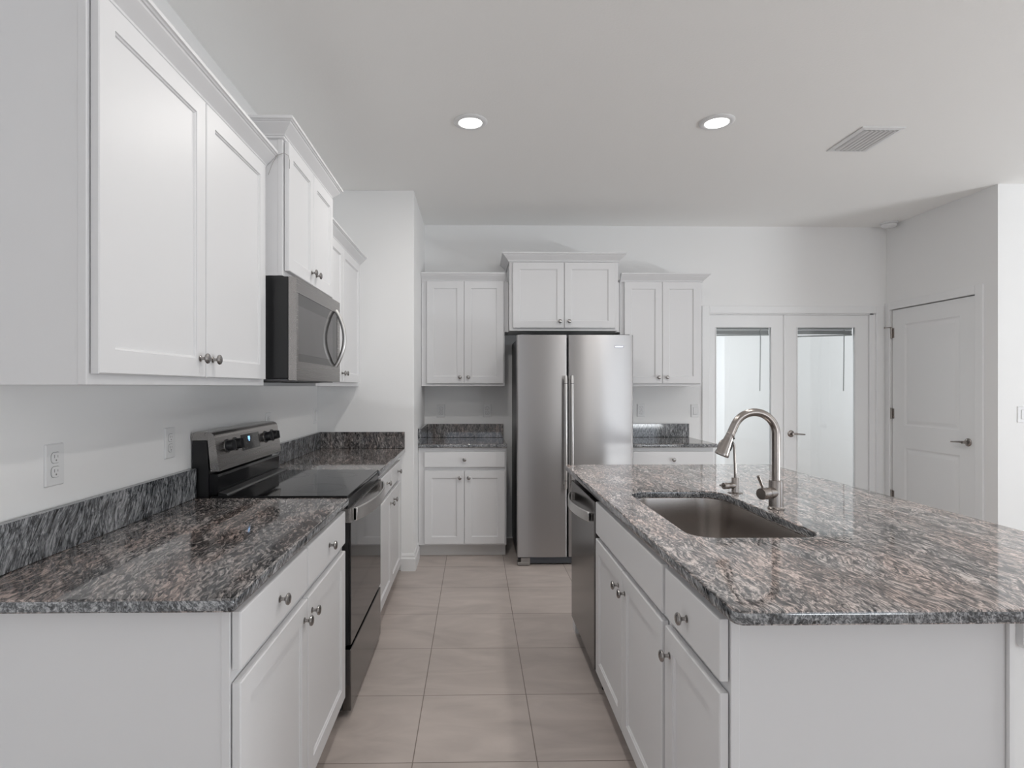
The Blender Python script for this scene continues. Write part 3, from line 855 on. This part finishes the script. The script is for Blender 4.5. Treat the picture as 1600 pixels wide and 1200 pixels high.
# badge near the top right corner: a rounded plate with faint raised marks
bx, bz = 0.782, 1.678
bm = bmesh.new(); pts = rrect(bx - 0.036, bx + 0.036, bz - 0.0085, bz + 0.0085, 0.008, 0, 5)
yb = 0.0028
a = ring(bm, [(x, yb + 0.001, z) for x, z in pts]); b = ring(bm, [(x, yb - 0.003, z) for x, z in pts]); bridge(bm, a, b); bm.faces.new(b)
bd = link('badge', bm, plain('badge_rim', (0.22, 0.22, 0.26), 0.3, 0.8, var=(20, 0.05)), d2)
bm = bmesh.new()
pts = rrect(bx - 0.033, bx + 0.033, bz - 0.0058, bz + 0.0058, 0.0055, 0, 5)
a = ring(bm, [(x, yb - 0.003, z) for x, z in pts]); b = ring(bm, [(x, yb - 0.0036, z) for x, z in pts]); bridge(bm, a, b); bm.faces.new(b)
link('badge_face', bm, plain('badge_chrome', (0.80, 0.80, 0.84), 0.25, 0.9, var=(20, 0.02)), bd)

# ------------------------------------------------------------------ dishwasher
dwn = empty('dishwasher', (0.557, 3.158, 0), -R90); tag(dwn, 'dark stainless dishwasher with bowed bar handle in the island', 'dishwasher')
WD = 0.606
link('tub_case', B(0.006, WD - 0.006, 0.006, 0.58, 0.09, 0.862), M_black, dwn)
link('door', B(0.002, WD - 0.002, -0.022, 0.005, 0.100, 0.856, 0.004, 2), M_dw, dwn)
bm = bmesh.new(); bow(bm, 0.030, WD - 0.060, -0.034, 0.044, 0.750, 0.796, 0.009)
for a_, b_ in ((0.030, 0.046), (WD - 0.076, WD - 0.060)): box(bm, a_, b_, -0.040, -0.022, 0.754, 0.792, 0.002, 1)
link('handle', bm, M_handle, dwn, smooth=True)
link('toe_panel', B(0.006, WD - 0.006, 0.050, 0.062, 0.004, 0.094), M_black, dwn)
for fx in (0.03, WD - 0.03):
    bm = bmesh.new(); lathe(bm, [(0.016, 0.0), (0.016, 0.006), (0.007, 0.008), (0.007, 0.09)], 12, Matrix.Translation((fx, 0.035, 0)))
    link('levelling_foot', bm, M_plastic, dwn)

# ------------------------------------------------------------------ outlets and switches (local: plate faces -y)
def plate(name, label, cat, loc, rz, kind, w=0.072, h=0.117, group=None):
    r = empty(name, loc, rz); tag(r, label, cat, group)
    bm = bmesh.new()
    pts0 = rrect(-w / 2, w / 2, -h / 2, h / 2, 0.004); pts1 = rrect(-w / 2, w / 2, -h / 2, h / 2, 0.004, 0.003)
    a = ring(bm, [(x, -0.0003, z) for x, z in pts0]); b = ring(bm, [(x, -0.003, z) for x, z in pts0]); c = ring(bm, [(x, -0.0062, z) for x, z in pts1])
    bridge(bm, a, b); bridge(bm, b, c); bm.faces.new(c); bm.faces.new(a)
    link('cover_plate', bm, M_white_plastic, r)
    if kind == 'outlet':
        for s in (-1, 1):
            cz = s * 0.0197
            bm = bmesh.new(); pts = rrect(-0.0165, 0.0165, cz - 0.0145, cz + 0.0145, 0.010, 0, 6)
            a = ring(bm, [(x, -0.006, z) for x, z in pts]); b = ring(bm, [(x, -0.0082, z) for x, z in pts]); bridge(bm, a, b); bm.faces.new(b)
            rc = link('receptacle', bm, M_white_plastic, r)
            # shadow gap and slots
            bm = bmesh.new(); p2 = rrect(-0.0178, 0.0178, cz - 0.0158, cz + 0.0158, 0.011, 0, 6)
            a = ring(bm, [(x, -0.0064, z) for x, z in p2]); b = ring(bm, [(x, -0.0064, z) for x, z in pts]); bridge(bm, a, b)
            for x0, x1, z0, z1 in ((-0.0075, -0.0055, cz - 0.001, cz + 0.008), (0.0055, 0.0072, cz + 0.000, cz + 0.0065), (-0.0022, 0.0022, cz - 0.0095, cz - 0.0050)):
                box(bm, x0, x1, -0.0085, -0.008, z0, z1)
            link('slots', bm, M_gap, rc)
    elif kind == 'rocker':
        link('rocker', B(-0.0165, 0.0165, -0.0095, -0.006, -0.033, 0.033, 0.001, 1), M_white_plastic, r)
        bm = bmesh.new(); a = ring(bm, [(x, -0.0065, z) for x, z in rrect(-0.0178, 0.0178, -0.0343, 0.0343, 0.001)]); b = ring(bm, [(x, -0.0065, z) for x, z in rrect(-0.0165, 0.0165, -0.033, 0.033, 0.001)]); bridge(bm, a, b)
        link('rocker_gap', bm, plain('rocker_shadow_gap', (0.3, 0.3, 0.3), 0.6, var=(20, 0.05)), r)
    return r
go = 'electrical plates on the walls'
plate('wall_outlet', 'white duplex outlet nearest the camera on the left wall', 'outlet', (XL, 1.607, 1.154), R90, 'outlet', group=go)
plate('wall_outlet', 'white duplex outlet on the left wall just before the range', 'outlet', (XL, 2.207, 1.156), R90, 'outlet', group=go)
plate('wall_outlet', 'white plate mostly hidden behind the far end of the range backguard', 'outlet', (XL, 3.25, 1.166), R90, 'outlet', group=go)
plate('wall_switch', 'white plate on the left wall beside the recessed wall corner', 'switch', (XL, 4.20, 1.160), R90, 'rocker', group=go)
plate('wall_outlet', 'white outlet left of two plates above the short worktop beside the refrigerator', 'outlet', (-0.307, YB, 1.153), 0, 'outlet', group=go)
plate('wall_outlet', 'white plate right of two, close to the left side of the refrigerator', 'outlet', (0.111, YB, 1.155), 0, 'outlet', group=go)
plate('wall_outlet', 'white outlet plate just right of the refrigerator', 'outlet', (1.513, YB, 1.157), 0, 'outlet', group=go)
plate('wall_switch', 'white switch plate tight against the glass door casing', 'switch', (2.006, YB, 1.152), 0, 'rocker', group=go)
plate('wall_switch', 'white rocker switch at the right edge of the photo', 'switch', (3.956, YP, 1.171), 0, 'rocker', w=0.084, group=go)

# ------------------------------------------------------------------ ceiling lights, vent, smoke detector
gl = 'round recessed lights in the ceiling'
def downlight(x, y, label, power=7.5, first=[None]):
    if first[0] is None:
        r = empty('ceiling_light', (x, y, ZC)); 
        bm = bmesh.new(); lathe(bm, [(0.094, -0.0005), (0.094, -0.004), (0.088, -0.009), (0.070, -0.012), (0.066, -0.010), (0.064, -0.008)], 40, cap1=False)
        link('trim_ring', bm, M_white_plastic, r, smooth=True)
        bm = bmesh.new(); lathe(bm, [(0.0645, -0.006), (0.0640, -0.0085), (0.050, -0.0100), (0.01, -0.0105)], 36)
        link('lens', bm, M_lens, r, smooth=True)
        first[0] = r
    else:
        src = first[0]; r = src.copy(); COL.objects.link(r)
        for ch in list(src.children):
            if ch.type == 'LIGHT': continue
            c = ch.copy(); COL.objects.link(c); c.parent = r
        r.location = (x, y, ZC)
    tag(r, label, 'ceiling light', gl)
    d = bpy.data.lights.new('downlight_lamp', 'AREA'); d.shape = 'DISK'; d.size = 0.13; d.energy = power; d.color = (1.0, 0.97, 0.93)
    o = bpy.data.objects.new('downlight_lamp', d); COL.objects.link(o); o.location = (x, y, ZC - 0.013)
    return r
downlight(-0.025, 3.157, 'lit round ceiling light above the aisle, left of the two')
downlight(1.336, 3.133, 'lit round ceiling light above the island, right of the two')
downlight(-0.025, 1.60, 'lit round ceiling light over the near aisle, above the frame', 5.0)
downlight(1.336, 1.60, 'lit round ceiling light over the near island end, above the frame', 5.0)

vt = empty('air_vent', (2.305, 3.342, ZC)); tag(vt, 'white slatted air vent in the ceiling right of the lights', 'vent')
bm = bmesh.new(); vw, vd = 0.124, 0.166
o0 = ring(bm, [(x, y, -0.0005) for x, y in rrect(-vw, vw, -vd, vd, 0.001, 0, 1)]); o1 = ring(bm, [(x, y, -0.006) for x, y in rrect(-vw, vw, -vd, vd, 0.001, 0.0, 1)])
o2 = ring(bm, [(x, y, -0.010) for x, y in rrect(-vw, vw, -vd, vd, 0.001, 0.024, 1)]); o3 = ring(bm, [(x, y, -0.0005) for x, y in rrect(-vw, vw, -vd, vd, 0.001, 0.025, 1)])
bridge(bm, o0, o1); bridge(bm, o1, o2); bridge(bm, o2, o3)
link('frame', bm, M_white_plastic, vt)
link('duct_backing', B(-vw + 0.026, vw - 0.026, -vd + 0.026, vd - 0.026, -0.0016, -0.0006), M_gap, vt)
for k in range(7):
    bm = bmesh.new(); x = -vw + 0.036 + k * 0.0265
    pr = [(0, -0.002), (0.003, -0.008), (0.010, -0.013), (0.019, -0.015), (0.0192, -0.0138), (0.011, -0.0118), (0.0045, -0.007), (0.0015, -0.002)]
    a = ring(bm, [(x + p, -vd + 0.027, z) for p, z in pr]); b = ring(bm, [(x + p, vd - 0.027, z) for p, z in pr]); bridge(bm, a, b); bm.faces.new(a); bm.faces.new(b[::-1])
    link('slat', bm, M_white_plastic, vt)
sd = empty('smoke_detector', (3.690, 5.030, ZC)); tag(sd, 'round white smoke detector on the ceiling near the pantry wall corner', 'smoke detector')
bm = bmesh.new(); lathe(bm, [(0.068, -0.0005), (0.068, -0.012), (0.064, -0.015)], 36); link('mounting_base', bm, M_white_plastic, sd, smooth=True)
bm = bmesh.new(); lathe(bm, [(0.055, -0.015), (0.056, -0.018), (0.060, -0.020), (0.058, -0.034), (0.048, -0.042), (0.02, -0.045)], 36); link('sensor_cap', bm, M_white_plastic, sd, smooth=True)

# ------------------------------------------------------------------ door casings and jambs
def casing_x(name, x0, x1, zt, y, cw=0.060, ct=0.016):
    bm = bmesh.new()
    box(bm, x0 - cw, x0, y - ct, y, 0, zt + cw, 0.003, 2); box(bm, x1, x1 + cw, y - ct, y, 0, zt + cw, 0.003, 2); box(bm, x0, x1, y - ct, y, zt, zt + cw, 0.003, 2)
    return struct(link(name, bm, M_trim))
casing_x('trim_3', 2.135, 3.672, DZ - 0.002, YB, 0.066)
bm = bmesh.new()
box(bm, DX0, DX0 + 0.012, YB, YB + T, 0, DZ); box(bm, DX1 - 0.035, DX1, YB, YB + T, 0, DZ); box(bm, DX0, DX1, YB, YB + T, DZ - 0.012, DZ)
box(bm, DX1 - 0.050, DX1 - 0.035, YB + 0.055, YB + 0.075, 0, DZ)
struct(link('trim_4', bm, M_trim))
bm = bmesh.new(); cw = 0.066
box(bm, XP - 0.016, XP, PY0 - cw, PY0, 0, 2.068 + cw, 0.003, 2); box(bm, XP - 0.016, XP, PY1, YB - 0.001, 0, 2.068 + cw, 0.003, 2); box(bm, XP - 0.016, XP, PY0, PY1, 2.068, 2.068 + cw, 0.003, 2)
struct(link('trim_5', bm, M_trim))


def lever_handle(parent, x, z, yface, direction):
    """rosette and lever; local -y faces the viewer, direction +1/-1 along x."""
    bm = bmesh.new()
    lathe(bm, [(0.031, 0), (0.031, 0.004), (0.026, 0.009), (0.013, 0.011), (0.011, 0.040), (0.012, 0.050)], 28, axis(Vector((x, yface, z)), (0, -1, 0)))
    pth = [Vector((x, yface - 0.046, z)), Vector((x + direction * 0.02, yface - 0.048, z + 0.002)), Vector((x + direction * 0.06, yface - 0.050, z - 0.001)), Vector((x + direction * 0.105, yface - 0.047, z - 0.004))]
    tube(bm, pth, [0.009, 0.0085, 0.007, 0.0055], 14)
    return link('door_handle', bm, M_nickel, parent, smooth=True)


# French doors
def french(name, x0, x1, label):
    o_y = YB + 0.018
    r = empty(name, (x0, o_y, 0)); struct(r, label)
    w = x1 - x0; gx0, gx1, gz0, gz1 = 0.070, w - 0.110, 0.24, 1.922
    if name == 'door_2': gx0, gx1 = 0.108, w - 0.115
    bm = bmesh.new(); t = 0.038
    for a in ((0, gx0, 0.01, 2.03), (gx1, w, 0.01, 2.03), (gx0, gx1, 0.01, gz0), (gx0, gx1, gz1, 2.03)):
        box(bm, a[0], a[1], 0, t, a[2], a[3])
    bmesh.ops.remove_doubles(bm, verts=bm.verts[:], dist=1e-5)
    link('door_leaf', bm, M_trim, r)
    bm = bmesh.new(); b = 0.008
    for a in ((gx0, gx0 + b, gz0, gz1), (gx1 - b, gx1, gz0, gz1), (gx0 + b, gx1 - b, gz0, gz0 + b), (gx0 + b, gx1 - b, gz1 - b, gz1)):
        box(bm, a[0], a[1], -0.006, 0.010, a[2], a[3], 0.002, 1)
    link('glazing_bead', bm, M_trim, r)
    link('glass_pane', B(gx0 + 0.002, gx1 - 0.002, 0.012, 0.016, gz0 + 0.002, gz1 - 0.002), M_glass, r)
    # blind drawn right up behind the glass
    bl = empty('door_blind', (x0 + gx0, o_y + t + 0.004, gz1))
    wl = gx1 - gx0
    tag(bl, 'raised metal mini blind at the top of the %s glass door' % ('left' if name == 'door_1' else 'right'), 'blind', 'raised blinds on the glass doors')
    link('headrail', B(0.004, wl - 0.004, 0, 0.026, -0.022, -0.001, 0.001, 1), M_blind, bl)
    bm = bmesh.new()
    for k in range(9): box(bm, 0.005, wl - 0.005, 0.001, 0.025, -0.027 - k * 0.0042 - 0.0028, -0.027 - k * 0.0042)
    link('slat_stack', bm, M_blind, bl)
    sag = 0.014 if name == 'door_2' else 0.002
    bm = bmesh.new()
    a = ring(bm, [(0.004, 0.0, -0.066 - sag), (0.004, 0.026, -0.066 - sag), (0.004, 0.026, -0.078 - sag), (0.004, 0.0, -0.078 - sag)])
    b_ = ring(bm, [(wl - 0.004, 0.0, -0.064), (wl - 0.004, 0.026, -0.064), (wl - 0.004, 0.026, -0.076), (wl - 0.004, 0.0, -0.076)])
    bridge(bm, a, b_); bm.faces.new(a); bm.faces.new(b_[::-1]); link('bottom_rail', bm, M_blind, bl)
    wx = wl - 0.082
    bm = bmesh.new(); tube(bm, [(wx, -0.002, -0.02), (wx - 0.002, -0.002, -0.3), (wx - 0.006, -0.002, -0.59)], 0.0042, 8); link('wand', bm, M_wand, bl)
    return r
struct_l = french('door_1', 2.132, 2.832, 'left white glazed door of the pair in the back wall')
struct_r = french('door_2', 2.846, 3.618, 'right white glazed door of the pair, with a lever handle')
link('astragal', B(-0.016, 0.006, -0.010, -0.0005, 0.01, 2.03, 0.003, 1), M_trim, struct_r)
lever_handle(struct_r, 0.055, 0.940, 0.0, 1)

# pantry door (local frame: x toward the camera side, faces into the room, -x world)
pd = empty('door_3', (XP + 0.006, PY1 - 0.012, 0), -R90); struct(pd, 'white two-panel door with lever handle in the right wall')
pw = PY1 - PY0 - 0.022
def panel_door(w, h, panels, t=0.035):
    bm = bmesh.new()
    xs = [0, panels[0][0], panels[0][1], w]; zs = [0.01] + [z for p in panels for z in p[2:]] + [h]
    # front faces around the panels
    def q(x0, x1, z0, z1, y=0.0):
        v = [bm.verts.new(c) for c in ((x0, y, z0), (x1, y, z0), (x1, y, z1), (x0, y, z1))]; bm.faces.new(v)
    for i in range(3):
        for j in range(len(zs) - 1):
            if i == 1 and j % 2 == 1:
                x0, x1, z0, z1 = xs[1], xs[2], zs[j], zs[j + 1]
                rs = []
                for ins, y in ((0, 0), (0.006, 0.004), (0.012, 0.0075), (0.020, 0.0078), (0.045, 0.0015), (0.050, 0.001)):
                    rs.append(ring(bm, [(x0 + ins, y, z0 + ins), (x1 - ins, y, z0 + ins), (x1 - ins, y, z1 - ins), (x0 + ins, y, z1 - ins)]))
                for a, b in zip(rs, rs[1:]): bridge(bm, a, b)
                bm.faces.new(rs[-1])
            else: q(xs[i], xs[i + 1], zs[j], zs[j + 1])
    box(bm, 0, w, 0.009, t, 0.01, h)
    for x in (0, w):
        v = [bm.verts.new(c) for c in ((x, 0, 0.01), (x, 0.009, 0.01), (x, 0.009, h), (x, 0, h))]; bm.faces.new(v)
    bmesh.ops.remove_doubles(bm, verts=bm.verts[:], dist=1e-5)
    return bm
link('door_leaf', panel_door(pw, 2.061, [(0.145, pw - 0.185 + 0.04, 0.24, 0.835), (0.145, pw - 0.145, 1.030, 1.925)]), M_trim, pd)
lever_handle(pd, pw - 0.070, 0.945, 0.0, -1)
link('strike_plate', B(pw - 0.001, pw + 0.004, 0.001, 0.02, 0.905, 0.985), M_dark_steel, pd)
for hz in (1.856, 1.130, 0.39):
    bm = bmesh.new(); lathe(bm, [(0.0065, -0.050), (0.0075, -0.048), (0.0075, 0.048), (0.0065, 0.050)], 12, Matrix.Translation((-0.005, -0.008, hz)))
    box(bm, -0.010, 0.020, -0.003, 0.0, hz - 0.044, hz + 0.044)
    hg = link('hinge', bm, M_nickel, pd)
    if hz > 1.8:
        bm = bmesh.new(); tube(bm, [(-0.005, -0.008, hz + 0.052), (-0.012, -0.035, hz + 0.052), (-0.020, -0.055, hz + 0.050)], 0.004, 8)
        lathe(bm, [(0.008, 0), (0.008, 0.008)], 12, axis(Vector((-0.020, -0.055, hz + 0.05)), (-0.3, -1, 0)))
        link('door_stop', bm, M_nickel, hg)

# ------------------------------------------------------------------ loose wire over the first wall cabinet
bm = bmesh.new()
tube(bm, [(-0.842, 2.345, 2.235), (-0.825, 2.352, 2.290), (-0.806, 2.352, 2.318), (-0.780, 2.350, 2.326), (-0.764, 2.356, 2.318), (-0.762, 2.366, 2.300), (-0.764, 2.371, 2.270)], 0.0012, 6)
tag(link('loose_wire', bm, plain('grey_wire', (0.35, 0.34, 0.33), 0.5, var=(20, 0.1))), 'thin loose wire over the near edge of the cabinet above the microwave', 'wire')
